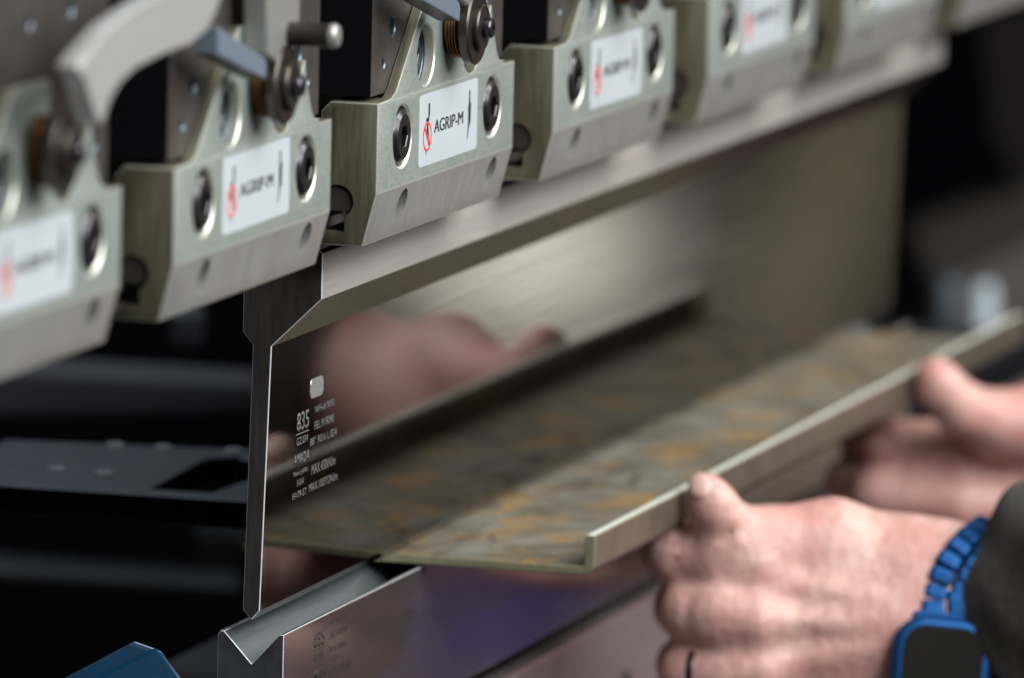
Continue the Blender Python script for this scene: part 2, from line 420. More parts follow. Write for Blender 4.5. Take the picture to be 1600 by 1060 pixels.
    # roller stack on a shaft, its axis towards the operator
    X, Z = 77.0, 17.6
    def disc(nm, prof, m, hexat=(), x=X, z=Z):
        b = bmesh.new(); lathe(b, (x, 0, z), prof, 40, 1, 0, hexat); o = link(nm, bm_mesh(b), m, T); smooth_by_angle(o, 30); return o
    b = bmesh.new()
    nseg = 150
    ring = []
    for i in range(nseg):
        a = i/nseg*2*math.pi*4.2; yy = -.9-i/nseg*3.9
        cx, cz = X+9.6*math.cos(a), Z+9.6*math.sin(a)
        r = []
        for k in range(8):
            q = 2*math.pi*k/8; rr = .45
            r.append(b.verts.new((cx+rr*math.cos(q)*math.cos(a), yy+rr*math.sin(q), cz+rr*math.cos(q)*math.sin(a))))
        ring.append(r)
    for i in range(nseg-1):
        for k in range(8): b.faces.new((ring[i][k], ring[i][(k+1) % 8], ring[i+1][(k+1) % 8], ring[i+1][k]))
    b.faces.new(ring[0]); b.faces.new(ring[-1])
    link('spring', bm_mesh(b), M['copper'], T, smooth=True)
    disc('roller_disc', [(8.4, 0.3), (8.4, -5.3), (11.2, -5.6), (12.0, -6.2), (12.0, -8.6), (11.3, -9.2), (9.0, -9.2)], M['roller'])
    disc('collar', [(7.4, -9.2), (7.4, -10.7), (6.9, -11.2), (4.6, -11.2)], M['roller'])
    disc('shaft_pin', [(3.3, -11.2), (3.3, -13.4), (2.8, -14.0), (1.1, -14.0), (1.1, -12.6)], M['bolt'], hexat=(3, 4))
    # cast bracket with locking pin and blue bar above the roller
    br = [(61, 27), (70, 24), (80, 29), (90, 33), (92, 62), (56, 62)]
    bm = bmesh.new(); prism(bm, br, 1, -8.5, .0)
    o = link('cast_bracket', bm_mesh(bm), M['silver'], T); bevel(o, 1.6, 3)
    disc('locking_pin', [(3.6, -2), (3.6, -21.0), (3.0, -21.8), (0.8, -22)], M['dark'], x=80, z=32.5)
    disc('pin_tip', [(3.7, -21.2), (3.7, -22.6), (3.0, -23.6), (.8, -23.9)], M['silver'], x=80, z=32.5)
    bm = bmesh.new()
    prism(bm, [(4, 33.0), (49.5, 21.8), (50.5, 26.0), (49, 28.0), (4, 41)], 1, -11.0, -3.5)
    o = link('release_bar', bm_mesh(bm), [M['bluebar'], M['dark']], T); bevel(o, .5, 2)
    for p in o.data.polygons:
        if p.normal.z < -.3: p.material_index = 1  # shade on the bar's underside done with the dark material
    # sticker
    x0, x1, z1, z0 = 44.2, 109.2, -1.7, -24.5
    bm = bmesh.new(); prism(bm, rounded(x0, x1, z0, z1, 1.8), 1, -.12, .05)
    st = link('sticker', bm_mesh(bm), M['sticker'], T)
    t = text_mesh('AGRIP-M', 60.6, 92.5, -15.0, -10.9, -.13, .05, 0)
    for q in (.22, .44): join_bm(t, text_mesh('AGRIP-M', 60.6+q, 92.5+q, -15.0, -10.9, -.13-q*.02, .05, 0))
    # punch pictograms
    for pts in ([(54.0, -4.9), (55.6, -4.9), (55.6, -8.8), (54.9, -9.2), (54.9, -10.6), (51.8, -10.6), (51.8, -9.6), (54.0, -9.2)],
                [(52.6, -11.3), (54.0, -11.6), (55.4, -16.4), (54.6, -18.2), (52.4, -14.0)],
                [(51.6, -19.6), (52.8, -19.6), (52.3, -21.6)],
                [(99.2, -5.0), (100.5, -5.0), (100.5, -8.2), (101.6, -9.2), (101.4, -15.0), (99.9, -16.6), (98.2, -20.6), (97.8, -20.4), (98.8, -15.5), (98.6, -10.0), (99.2, -9.4)]):
        q = bmesh.new(); prism(q, pts, 1, -.18, -.13); join_bm(t, q)
    link('lettering', bm_mesh(t), M['ink'], st)
    bm = bmesh.new()
    n = 40; R1, R0 = 4.7, 3.9; c = (53.2, -15.3)
    vs = []
    for i in range(n):
        a = 2*math.pi*i/n
        vs.append([bm.verts.new((c[0]+r*math.cos(a), y, c[1]+r*math.sin(a))) for r, y in ((R0, -.2), (R1, -.2), (R1, -.13), (R0, -.13))])
    for i in range(n):
        for k in range(4): bm.faces.new((vs[i][k], vs[(i+1) % n][k], vs[(i+1) % n][(k+1) % 4], vs[i][(k+1) % 4]))
    prism(bm, [(c[0]-3.4, c[1]+2.6), (c[0]-2.6, c[1]+3.4), (c[0]+3.4, c[1]-2.6), (c[0]+2.6, c[1]-3.4)], 1, -.25, -.2)
    link('prohibition_mark', bm_mesh(bm), M['red'], st)
    return T
proto = build_clamp()
def copy_tree(o, parent=None):
    c = o.copy(); COL.objects.link(c)
    if parent: c.parent = parent
    for ch in list(o.children): copy_tree(ch, c)
    return c
CL = {
 1: 'blurred clamp nearest the camera, cut by the left picture edge, half its sticker showing',
 2: 'clamp whose grey lever handle is raised, directly above the left end of the steel punch',
 3: 'sharpest clamp, its lettered sticker fully readable, just right of the punch end corner',
 4: 'clamp right of the readable one, its blurred sticker whole between two black bolts',
 5: 'strongly blurred clamp cut by the top edge with a pale red mark on its sticker',
 6: 'blurred clamp at the top edge above the far right end of the punch',
 7: 'farthest clamp in the top right corner, only its lower edge in the picture',
}
clamps = {2: proto}
for k in (1, 3, 4, 5, 6, 7): clamps[k] = copy_tree(proto)
for k, o in clamps.items():
    for c in o.children:
        if c.name.startswith('sticker'): c.rotation_euler.y = (0, .006, -.004, 0, .007, -.006, .003, 0)[k]
    o.location = Vector((X2+(k-2)*PITCH, 0, 0))*S
    o['label'] = CL[k]; o['group'] = 'tool clamps in a row along the ram'
for c in [c for c in clamps[1].children if c.name.split('.')[0] in ('locking_pin', 'pin_tip', 'cast_bracket', 'release_bar')]: bpy.data.objects.remove(c, do_unlink=True)
# raised lever handle of clamp 2
hp = [(-245.5, -24.0, 59.7), (-275.8, -24.0, 61.1), (-301.3, -24.0, 59.6), (-324.6, -24.0, 57.2), (-347.9, -24.0, 53.6), (-364.9, -24.0, 48.8), (-374.9, -24.0, 45.3), (-374.2, -24.0, 43.4), (-368.2, -24.0, 40.7), (-364.2, -24.0, 36.2), (-357.9, -24.0, 29.0), (-354.1, -24.0, 27.2), (-351.4, -24.0, 28.7), (-346.8, -24.0, 33.2), (-338.3, -24.0, 37.1), (-325.2, -24.0, 40.0), (-301.9, -24.0, 41.7), (-277.0, -24.0, 42.5), (-262.1, -24.0, 45.2), (-254.3, -24.0, 49.6), (-243.2, -24.0, 59.5)]
bm = bmesh.new(); prism(bm, [(p[0], p[2]) for p in hp], 1, -24.5, -18)
o = link('lever_handle', bm_mesh(bm), M['handle'], proto, off=(X2, 0, 0)); bevel(o, 2.5, 4, 25); smooth_by_angle(o, 50)

# ------------------------------------------------------------------ ram and rear jaw behind the clamps
bm = bmesh.new(); box(bm, (-560, 43, -30), (1260, 95, 90)); 
o = link('press_ram', bm_mesh(bm), M['ram'], None, (300, 60, 0)); bevel(o, 1.5, 2)
tag(o, 'dark steel ram beam behind the row of clamps', 'machine beam')

# ------------------------------------------------------------------ punch
T = thing('press_punch', (0, 38, -166), 'long polished steel punch held under the clamps, blade end in sharp focus', 'bending punch')
pr = [(21.3, -49.2), (21.3, -63.7), (37.4, -79.5), (39.6, -163.3), (42.3, -166.4), (45.2, -163.3), (43.6, -79.3), (47.0, -75.4), (47.0, -49.0), (33, -44), (33, -36), (22.5, -36), (22.5, -48.2)]
bm = bmesh.new(); prism(bm, pr, 0, 0, 835)
bmesh.ops.recalc_face_normals(bm, faces=bm.faces)
for f in bm.faces:
    f.normal_update(); n = f.normal; c = f.calc_center_median()
    if abs(n.x) > .9: f.material_index = 1
    elif c.z > -64 and n.y < -.9: f.material_index = 2
    elif -80 < c.z < -63 and n.y < 0: f.material_index = 3
    else: f.material_index = 0
o = link('punch_body', bm_mesh(bm), [M['blade'], M['pend'], M['shoulder'], M['bevelface'], M['brightedge']], T, (0, 38, -166))
b = bevel(o, .30, 2, 20, 4).modifiers[0]; b.limit_method = 'WEIGHT'
wt = o.data.attributes.new('bevel_weight_edge', 'FLOAT', 'EDGE')
for e in o.data.edges:
    a, c = (o.data.vertices[i].co for i in e.vertices)
    wt.data[e.index].value = 1.0 if abs(a.x-c.x) < 1e-5 else 0.0
def on_blade(z): return 37.4+2.2*(-79.5-z)/83.8
rows = [('835', 30.5, 43.0, -110.6, -104.6, .03), ('GZ.074', 31.0, 43.0, -115.0, -112.6, 0), ('AMADA', 29.0, 45.5, -121.2, -117.9, .03),
        ('Made in JAPAN', 29.2, 44.5, -125.2, -123.2, 0), ('E-EAI', 33.5, 40.5, -128.2, -126.2, 0),
        ('NFH-#19092', 49.5, 70.0, -107.0, -104.6, 0), ('FEL.919090', 49.5, 70.0, -112.2, -109.6, 0), ('88\u00b0 R0.6 L.024', 45.5, 74.0, -117.0, -114.4, 0),
        ('MAX.450kN/m', 48.5, 74.0, -126.6, -123.4, 0), ('H=79-ST', 29.2, 44.0, -132.2, -129.9, 0), ('MAX.100TON/m', 46.5, 77.0, -131.9, -129.3, 0)]
def etched(name, rows, y_of, material, parent, off, under):
    big = bmesh.new()
    for s, x0, x1, z0, z1, b in rows:
        join_bm(big, text_mesh(s, x0, x1, z0, z1, y_of((z0+z1)/2)-.06, .03, b*.4))
    prism(big, [(under[0], under[2]), (under[1], under[2]), (under[1], under[2]+.35), (under[0], under[2]+.35)], 1, y_of(under[2])-.12, y_of(under[2])-.04)
    return link(name, bm_mesh(big), material, parent, off)
etched('etched_lettering', rows, on_blade, M['etch'], T, (0, 38, -166), (29.8, 43.5, -111.6))
bm = bmesh.new(); prism(bm, rounded(42.8, 56.6, -101.6, -95.3, 2.1), 1, on_blade(-98)-.25, on_blade(-98)+.1)
o = link('badge', bm_mesh(bm), M['badge'], T, (0, 38, -166)); bevel(o, .1, 1)

# ------------------------------------------------------------------ die and holder
T = thing('vee_die', (0, 40, -216), 'ground steel V-groove die with dark etched numbers below the punch', 'bending die')
dp = [(31.5, -170.4), (32.9, -170.5), (34.0, -171.6), (41.9, -180.3), (50.2, -171.4), (51.2, -170.4), (52.3, -170.3), (53.2, -171.5), (53.2, -216.5), (31.5, -216.5)]
bm = bmesh.new(); prism(bm, dp, 0, 0, 835)
bmesh.ops.recalc_face_normals(bm, faces=bm.faces)
for f in bm.faces:
    f.normal_update(); n = f.normal; c = f.calc_center_median()
    if abs(n.x) > .9: f.material_index = 1
    elif c.z > -182 and c.y > 32.5: f.material_index = 2
    else: f.material_index = 0
o = link('die_body', bm_mesh(bm), [M['die'], M['dend'], M['vee'], M['brightedge']], T, (0, 40, -216)); bevel(o, .22, 2, 30, 3)
drows = [('835', 32.0, 43.0, -179.6, -174.6, .03), ('GZ.074', 32.0, 42.5, -184.0, -181.6, 0), ('AMADA', 30.5, 45.5, -189.9, -187.0, .03),
         ('NFH-#19092', 48.0, 71.0, -174.9, -173.4, 0), ('FEL.919090', 50.0, 68.0, -179.4, -177.2, 0), ('V=6 R0.6', 49.0, 68.0, -184.0, -181.8, 0),
         ('88\u00b0', 52.0, 60.0, -187.2, -185.4, 0), ('MAX.450kN/m', 49.5, 73.0, -191.6, -188.8, 0), ('Made in JAPAN', 30.5, 45.0, -193.0, -191.2, 0)]
etched('etched_lettering', drows, lambda z: 31.5, M['etchd'], T, (0, 40, -216), (31.5, 43.5, -180.6))

T = thing('die_holder', (-60, 40, -330), 'pinkish grey die holder rail under the V die, bottom centre', 'die holder')
bm = bmesh.new(); prism(bm, [(27.0, -221.2), (58, -221.2), (58, -330), (27.0, -330)], 0, 150, 1250); 
o = link('holder_rail', bm_mesh(bm), M['holder'], T, (-60, 40, -330)); bevel(o, .8, 2)
bm = bmesh.new(); prism(bm, [(33.5, -216.5), (51, -216.5), (51, -221.2), (33.5, -221.2)], 0, 152, 1248)
link('gap_shade_strip', bm_mesh(bm), M['black'], T, (-60, 40, -330))  # black strip stands for the shade in the gap under the die
for x, z in ((300, -247), (392, -249), (500, -250), (640, -250)):
    b = bmesh.new(); lathe(b, (x, 0, z), [(6.5, 30), (6.5, 26.0), (5.9, 25.4), (3.3, 25.4), (3.3, 28)], 28, 1, 0, hexat=(3, 4))
    o = link('clamp_screw', bm_mesh(b), M['dark'], T, (-60, 40, -330)); smooth_by_angle(o)
b = bmesh.new(); box(b, (150.5, 60, -420), (1250, 150, -225)); 
o = link('lower_beam', bm_mesh(b), M['ram'], None, (600, 100, -420)); tag(o, 'black lower machine table behind the die holder', 'machine table')

# ------------------------------------------------------------------ sheet being bent
T = thing('steel_sheet', (460, 30, -168), 'rust speckled steel sheet with an upturned front flange, held by both hands', 'metal sheet')
def sheet_prof():
    t = 2.7; yo, yi = -28.1, -24.8; zb, zt = -169.2, -166.5; top = -156.0
    o = [(93, zb)]
    R = 3.6
    o += [(yo+R+R*math.cos(math.radians(a)), zb+R+R*math.sin(math.radians(a))) for a in range(270, 179, -15)]
    o += [(yo, top), (yi, top)]
    r = 1.3
    o += [(yi+r+r*math.cos(math.radians(a)), zt+r+r*math.sin(math.radians(a))) for a in range(180, 271, 18)]
    o += [(93, zt)]
    return o
bm = bmesh.new(); prism(bm, sheet_prof(), 0, 148.5, 777)
bmesh.ops.recalc_face_normals(bm, faces=bm.faces)
for f in bm.faces:
    f.normal_update(); n = f.normal; c = f.calc_center_median()
    if abs(n.x) > .9: f.material_index = 1
    elif c.z > -156.5: f.material_index = 2
    elif n.y < -.5 and c.y < -26: f.material_index = 3
    else: f.material_index = 0
o = link('sheet_body', bm_mesh(bm), [M['plate'], M['cut'], M['top'], M['flange']], T, (460, 30, -168)); bevel(o, .35, 2, 40, 1)

# ------------------------------------------------------------------ back gauge finger
T = thing('back_gauge', (200, 120, -164), 'grey back gauge finger plate with screws and a dark slot, left of the punch', 'back gauge')
bg = [(160, 95), (160, 199), (166, 206), (262, 216), (276, 128), (282, 95)]
bm = bmesh.new(); prism(bm, bg, 2, -163.5, -154)
bmesh.ops.recalc_face_normals(bm, faces=bm.faces)
for f in bm.faces:
    f.normal_update(); f.material_index = 0 if f.normal.z > .9 else 1
bmp = bm_mesh(bm)
o = link('gauge_plate', bmp, [M['gauge'], M['black'], M['hole'], M['screw']], T, (200, 120, -164))
bevel(o, .5, 2, 40, 0)
sl = [(173.3, 133.5, -154.0), (173.7, 112.3, -154.0), (210.1, 110.0, -154.0), (247.4, 121.9, -154.0), (258.6, 130.2, -154.0), (249.5, 138.8, -154.0)]
gp = o
b = bmesh.new(); prism(b, [(p[0]-200, p[1]-120) for p in sl], 2, -2.0, 25.0, 1); gp.modifiers.clear(); carve(gp, [bm_mesh(b)]); bevel(gp, .5, 2, 40, 0)
for p in ((196.0, 174.7, -154.0), (193.1, 156.7, -154.0), (259.4, 175.0, -154.0), (260.6, 157.9, -154.0), (263.8, 133.5, -154.0)):
    b = bmesh.new(); lathe(b, p, [(3.0, 0), (3.0, 1.2), (2.5, 1.7), (1.3, 1.7), (1.3, .8)], 24, 2, 0, hexat=(3, 4))
    o = link('gauge_screw', bm_mesh(b), M['screw'], T, (200, 120, -164)); smooth_by_angle(o)

# ------------------------------------------------------------------ blue guard at the bottom left
bm = bmesh.new()
q = [(-35.9, 98.7, -192.7), (-24.6, 67.5, -174.5), (-23.7, 65.3, -173.3), (-23.4, 63.5, -174.4), (-22.0, 50.8, -190.9), (-29.3, 48.5, -249.6), (-43.2, 96.5, -250.8)]
A = [bm.verts.new(p) for p in q]; B = [bm.verts.new(Vector(p)+Vector((6.0, 9.5, 1.0))) for p in q]
bm.faces.new(A); bm.faces.new(B[::-1])
for i in range(len(q)): bm.faces.new((A[i], B[i], B[(i+1) % len(q)], A[(i+1) % len(q)]))
o = link('plastic_guard', bm_mesh(bm), [M['bluebin']], None, (float(q[0][0]), float(q[0][1]), -330)); bevel(o, .9, 3, 30)
tag(o, 'translucent blue plastic corner at the bottom left edge of the picture', 'plastic guard')

# ------------------------------------------------------------------ surroundings, far out of focus
def setbox(name, lo, hi, m, kind='structure', label=None, cat=None, bev=3):
    bm = bmesh.new(); box(bm, lo, hi); c = ((lo[0]+hi[0])/2, (lo[1]+hi[1])/2, lo[2])
    o = link(name, bm_mesh(bm), m, None, c); bevel(o, bev, 2)
    if label: tag(o, label, cat)
    else: tag(o, kind=kind)
    return o
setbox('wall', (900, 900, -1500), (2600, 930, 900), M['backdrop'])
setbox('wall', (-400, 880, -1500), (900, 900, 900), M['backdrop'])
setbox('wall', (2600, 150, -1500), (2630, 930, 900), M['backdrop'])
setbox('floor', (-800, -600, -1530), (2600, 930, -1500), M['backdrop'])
def slab(name, pts, thick, m, label=None, cat=None):
    """upright slab, outline given in space, with real thickness away along +X"""
    bm = bmesh.new(); A = [bm.verts.new(p) for p in pts]; B = [bm.verts.new((p[0]+thick, p[1]+thick*.3, p[2])) for p in pts]
    bm.faces.new(A); bm.faces.new(B[::-1]); n = len(pts)
    for i in range(n): bm.faces.new((A[i], B[i], B[(i+1) % n], A[(i+1) % n]))
    o = link(name, bm_mesh(bm), m, None, (pts[0][0], pts[0][1], min(p[2] for p in pts))); bevel(o, 3, 2)
    return tag(o, label, cat)
slab('machine_housing', [(1701.1, 224.8, -265.6), (1726.7, 153.6, -227.5), (1710.7, 145.7, -361.9), (1689.5, 219.1, -363.6)], 260, M['grey'], 'blurred grey housing at the right edge behind the sheet', 'machine housing')
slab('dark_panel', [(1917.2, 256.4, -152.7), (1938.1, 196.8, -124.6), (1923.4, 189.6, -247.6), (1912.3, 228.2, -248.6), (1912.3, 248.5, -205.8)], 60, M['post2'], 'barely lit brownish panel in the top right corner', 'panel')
slab('pale_post', [(1513.1, 161.2, -239.3), (1516.0, 151.8, -237.9), (1509.2, 147.1, -297.5), (1505.8, 158.9, -297.8)], 12, M['post'], 'pale blue white upright behind the far end of the sheet, the brighter of two', 'post', )
slab('pale_post', [(1537.8, 184.0, -241.0), (1540.4, 175.1, -240.7), (1536.0, 173.0, -277.5), (1533.1, 183.1, -277.7)], 12, M['post3'], 'dimmer slate blue upright left of the pale one', 'post')
slab('machine_crossbeam', [(624.9, 360.9, -181.2), (656.0, 250.1, -185.4), (654.6, 249.4, -197.3), (622.5, 359.7, -201.7)], 40, M['beam'], 'dim grey crossbeam out of focus behind the back gauge', 'machine beam')
slab('machine_bracket', [(555.6, 253.2, -146.2), (559.1, 240.9, -145.9), (557.6, 240.1, -159.1), (553.8, 253.1, -159.5)], 30, M['beam'], 'dim blurred bracket under the second clamp, above the crossbeam', 'bracket')
slab('guide_rail', [(569.1, 339.8, -250.6), (597.6, 237.3, -255.9), (596.9, 236.9, -261.8), (568.3, 339.4, -257.4)], 40, M['rail'], 'barely visible guide rail in the dark below the back gauge', 'guide rail')
slab('rear_column', [(642.1, 270.7, -244.4), (647.8, 250.2, -245.4), (646.0, 249.3, -261.0), (640.1, 269.7, -261.5)], 60, M['rail'], 'barely visible block in the dark just left of the punch, under the back gauge', 'block')


# ------------------------------------------------------------------ hands (signed distance blobs meshed by surface nets)
def cap(P, a, b, ra, rb):
    a = np.array(a, float); b = np.array(b, float); ab = b-a; L = ab@ab+1e-9
    t = np.clip(((P-a)@ab)/L, 0, 1)
    return np.linalg.norm(P-a-t[..., None]*ab, axis=-1)-(ra+(rb-ra)*t)
def smin(a, b, k):
    h = np.clip(.5+.5*(b-a)/k, 0, 1)
    return b*(1-h)+a*h-k*h*(1-h)
def nets(fn, lo, hi, h):
    lo = np.array(lo, float); n = np.ceil((np.array(hi)-lo)/h).astype(int)+1
    V = np.empty(n, np.float32)
    ys, zs = np.meshgrid(np.arange(n[1])*h+lo[1], np.arange(n[2])*h+lo[2], indexing='ij')
    for i in range(n[0]):
        P = np.stack([np.full_like(ys, lo[0]+i*h), ys, zs], -1)
        V[i] = fn(P)
    ins = V < 0
    c = np.zeros(n-1, int)
    for a in (0, 1):
        for b in (0, 1):
            for d in (0, 1): c += ins[a:n[0]-1+a, b:n[1]-1+b, d:n[2]-1+d]
    act = (c > 0) & (c < 8); idx = -np.ones(n-1, int); ijk = np.argwhere(act); idx[act] = np.arange(len(ijk))
    acc = np.zeros((len(ijk), 3)); cnt = np.zeros(len(ijk))
    for a, b in [((0,0,0),(1,0,0)),((0,1,0),(1,1,0)),((0,0,1),(1,0,1)),((0,1,1),(1,1,1)),((0,0,0),(0,1,0)),((1,0,0),(1,1,0)),((0,0,1),(0,1,1)),((1,0,1),(1,1,1)),((0,0,0),(0,0,1)),((1,0,0),(1,0,1)),((0,1,0),(0,1,1)),((1,1,0),(1,1,1))]:
        A = ijk+a; B = ijk+b; va = V[tuple(A.T)]; vb = V[tuple(B.T)]; m = (va < 0) != (vb < 0)
        t = va[m]/(va[m]-vb[m]); acc[m] += A[m]+(B[m]-A[m])*t[:, None]; cnt[m] += 1
    pos = lo+acc/cnt[:, None]*h
    faces = []
    for ax in range(3):
        u, v = [(1, 2), (2, 0), (0, 1)][ax]
        s0 = [slice(1, n[k]-1) for k in range(3)]; s0[ax] = slice(0, n[ax]-1)
        s1 = list(s0); s1[ax] = slice(1, n[ax])
        a = ins[tuple(s0)]; b = ins[tuple(s1)]
        e = np.argwhere(a != b); o0 = [1, 1, 1]; o0[ax] = 0; e = e+o0
        sg = ins[tuple(e.T)]
        du = np.zeros(3, int); du[u] = 1; dv = np.zeros(3, int); dv[v] = 1
        q = np.stack([idx[tuple((e-du-dv).T)], idx[tuple((e-dv).T)], idx[tuple(e.T)], idx[tuple((e-du).T)]], 1)
        q[~sg] = q[~sg][:, ::-1]
        faces.append(q)
    return pos, np.concatenate(faces)
def chain(P, pts, k=2.5):
    d = None
    for (a, ra), (b, rb) in zip(pts, pts[1:]):
        c = cap(P, a, b, ra, rb); d = c if d is None else smin(d, c, k)
    return d
def left_hand(P):
    # palm and back of the hand
    palm = None
    for a, b, ra, rb in (((280.1, -48.3, -183.0), (296.8, -103.4, -191.3), 13.0, 15), ((273.6, -48.7, -200.3), (292.4, -106.9, -199.9), 13.5, 16.5),
                         ((274.0, -51.3, -218.6), (291.3, -107.4, -209.0), 13.0, 16.5), ((279.3, -56.1, -236.1), (295.0, -109.0, -216.1), 12, 15),
                         ((294.1, -72.1, -175.9), (307.7, -102.9, -186.9), 13.8, 17), ((299.2, -55.5, -195.9), (311.3, -100.2, -201.4), 14, 17)):
        c = cap(P, a, b, ra, rb); palm = c if palm is None else smin(palm, c, 17)
    # wrist and forearm
    for a, b, ra, rb in (((300.4, -100.1, -188.2), (312.8, -144.5, -190.9), 19, 21), ((298.1, -101.3, -208.2), (309.8, -145.9, -215.8), 19.5, 22), ((307.5, -150.3, -195.2), (288.7, -294.0, -173.0), 27, 36)):
        palm = smin(palm, cap(P, a, b, ra, rb), 10)
    th = chain(P, [((288.4, -73.5, -174.6), 13.8), ((276.9, -55.0, -174.1), 11.6), ((265.7, -43.2, -169.8), 9.3), ((259.4, -38.7, -160.4), 7.8), ((257.4, -36.7, -155.7), 6.5)], 4)
    ix = chain(P, [((274.4, -50.2, -182.5), 12.5), ((267.3, -38.5, -179.6), 11.2), ((267.5, -24.0, -178.3), 10.3), ((289.8, -15.8, -182.1), 9.2), ((309.2, -17.2, -181.2), 7.8)], 3)
    mi = chain(P, [((267.0, -50.9, -199.9), 13.0), ((262.1, -40.4, -198.1), 11.4), ((263.6, -30.5, -197.6), 10.4), ((286.8, -21.7, -200.8), 9.4), ((306.4, -21.8, -195.9), 8)], 3)
    ri = chain(P, [((268.3, -53.3, -218.4), 12.4), ((263.2, -42.9, -218.8), 10.6), ((264.0, -31.0, -218.8), 10.0), ((286.5, -22.7, -220.7), 9), ((304.5, -23.9, -214.5), 8)], 3)
    li = chain(P, [((273.6, -58.2, -235.7), 11.0), ((268.0, -46.7, -237.2), 9.4), ((269.6, -36.7, -235.9), 8.6), ((288.6, -29.9, -236.1), 7.8)], 3)
    f = smin(smin(ix, mi, 3.0), smin(ri, li, 3.0), 3.0)
    # knuckles and tendons as faint relief
    for a, b, r in (((263.5, -51.2, -180.0), (264.2, -54.0, -180.3), 3.2), ((256.6, -51.7, -196.9), (257.5, -55.0, -197.3), 2.6), ((257.3, -53.8, -215.4), (258.2, -57.2, -215.7), 2.6)):
        palm = smin(palm, cap(P, a, b, r, r), 7)
    for a, b in (((264.1, -54.1, -185.3), (275.1, -99.7, -192.7)), ((259.1, -56.9, -199.2), (273.1, -102.6, -198.1)), ((260.4, -59.3, -215.2), (273.4, -104.9, -204.2))):
        palm = smin(palm, cap(P, a, b, 1.2, 1.0), 7)
    d = smin(palm, f, 9)
    d = smin(d, th, 7)
    # fold between first and second finger, wrinkles at the thumb joint
    d = -smin(-d, cap(P, (253.5, -23.3, -187.0), (252.2, -40.0, -185.2), 1.6, .6), 2.5)
    for a, b in (((253.8, -41.8, -170.0), (260.7, -50.3, -167.8)), ((254.6, -42.1, -171.8), (260.5, -50.8, -169.9)), ((259.9, -27.2, -171.3), (257.0, -25.6, -181.6)), ((253.5, -32.6, -190.7), (251.9, -32.0, -201.5))):
        d = -smin(-d, cap(P, a, b, .5, .5), 1.6)
    # creases over the bent joints
    return d
def right_hand(P):
    palm = None
    for a, b, ra, rb in (((617.3, -59.3, -178.5), (638.1, -85.4, -172.8), 12, 17), ((639.0, -61.0, -192.7), (654.1, -97.3, -188.8), 13, 17), ((637.2, -63.2, -210.8), (653.6, -100.2, -198.4), 13, 17),
                         ((637.5, -72.4, -227.4), (653.4, -102.9, -205.5), 12, 16), ((636.7, -86.1, -184.8), (656.0, -131.3, -184.5), 18, 21), ((635.3, -86.8, -196.8), (654.3, -132.2, -198.9), 18, 22), ((655.1, -131.8, -191.7), (683.4, -259.4, -205.8), 27, 36)):
        c = cap(P, a, b, ra, rb); palm = c if palm is None else smin(palm, c, 9)
    th = chain(P, [((617.3, -65.4, -176.2), 12.5), ((610.1, -54.2, -175.0), 10.6), ((599.6, -44.2, -169.4), 9.6), ((592.8, -38.7, -161.6), 8.6), ((591.6, -36.4, -157.8), 7.8)], 4)
    ix = chain(P, [((635.4, -61.8, -190.0), 12), ((624.9, -39.3, -188.6), 10.6), ((619.4, -12.0, -187.6), 9.4), ((640.0, 3.1, -189.3), 8.4), ((660.1, -0.8, -188.6), 7.6)], 3)
    mi = chain(P, [((633.3, -64.1, -209.7), 12), ((620.6, -40.9, -208.4), 10.8), ((614.4, -10.5, -205.6), 9.8), ((632.9, 5.8, -205.2), 8.8), ((653.1, 2.1, -203.5), 8)], 3)
    ri = chain(P, [((635.5, -72.8, -227.6), 11.5), ((622.9, -50.9, -228.2), 10.4), ((619.0, -29.4, -227.1), 9.6), ((642.7, -17.5, -228.3), 8.6)], 3)
    li = chain(P, [((636.8, -78.0, -244.1), 10), ((628.1, -55.2, -245.3), 9), ((626.9, -35.5, -243.5), 8.4), ((645.8, -28.5, -243.8), 7.6)], 3)
    f = smin(smin(ix, mi, 1.6), smin(ri, li, 1.6), 1.6)
    return smin(smin(palm, f, 5), th, 6)
def mesh_from(fn, lo, hi, h, name):
    v, f = nets(fn, lo, hi, h)
    me = bpy.data.meshes.new(name); me.from_pydata(v.tolist(), [], f.tolist()); me.validate()
    bm = bmesh.new(); bm.from_mesh(me); bmesh.ops.smooth_vert(bm, verts=bm.verts, factor=.5, use_axis_x=True, use_axis_y=True, use_axis_z=True)
    bmesh.ops.recalc_face_normals(bm, faces=bm.faces); bm.to_mesh(me); bm.free()
    return me
person = thing('person', (326.6, -200.1, -205.8), 'person gripping the sheet with both hands, wearing dark olive fleece sleeves', 'person')
def bounds(pts, r): 
    a = np.array(pts); return a.min(0)-r, a.max(0)+r
lo, hi = bounds([(253.8, -24.9, -157.5), (283.9, -305.5, -170.5), (309.8, -49.1, -243.8), (309.2, -17.2, -181.2)], 42)
b1 = mesh_from(left_hand, lo, hi, 1.5, 'lh')
lo, hi = bounds([(581.6, -1.9, -158.6), (687.3, -273.5, -206.6), (671.5, -70.5, -250.7), (663.0, -11.5, -189.4)], 40)
b2 = mesh_from(right_hand, lo, hi, 2.0, 'rh')
link('hand', b1, M['skin'], person, (326.6, -200.1, -205.8), smooth=True)
link('hand', b2, M['skin'], person, (326.6, -200.1, -205.8), smooth=True)
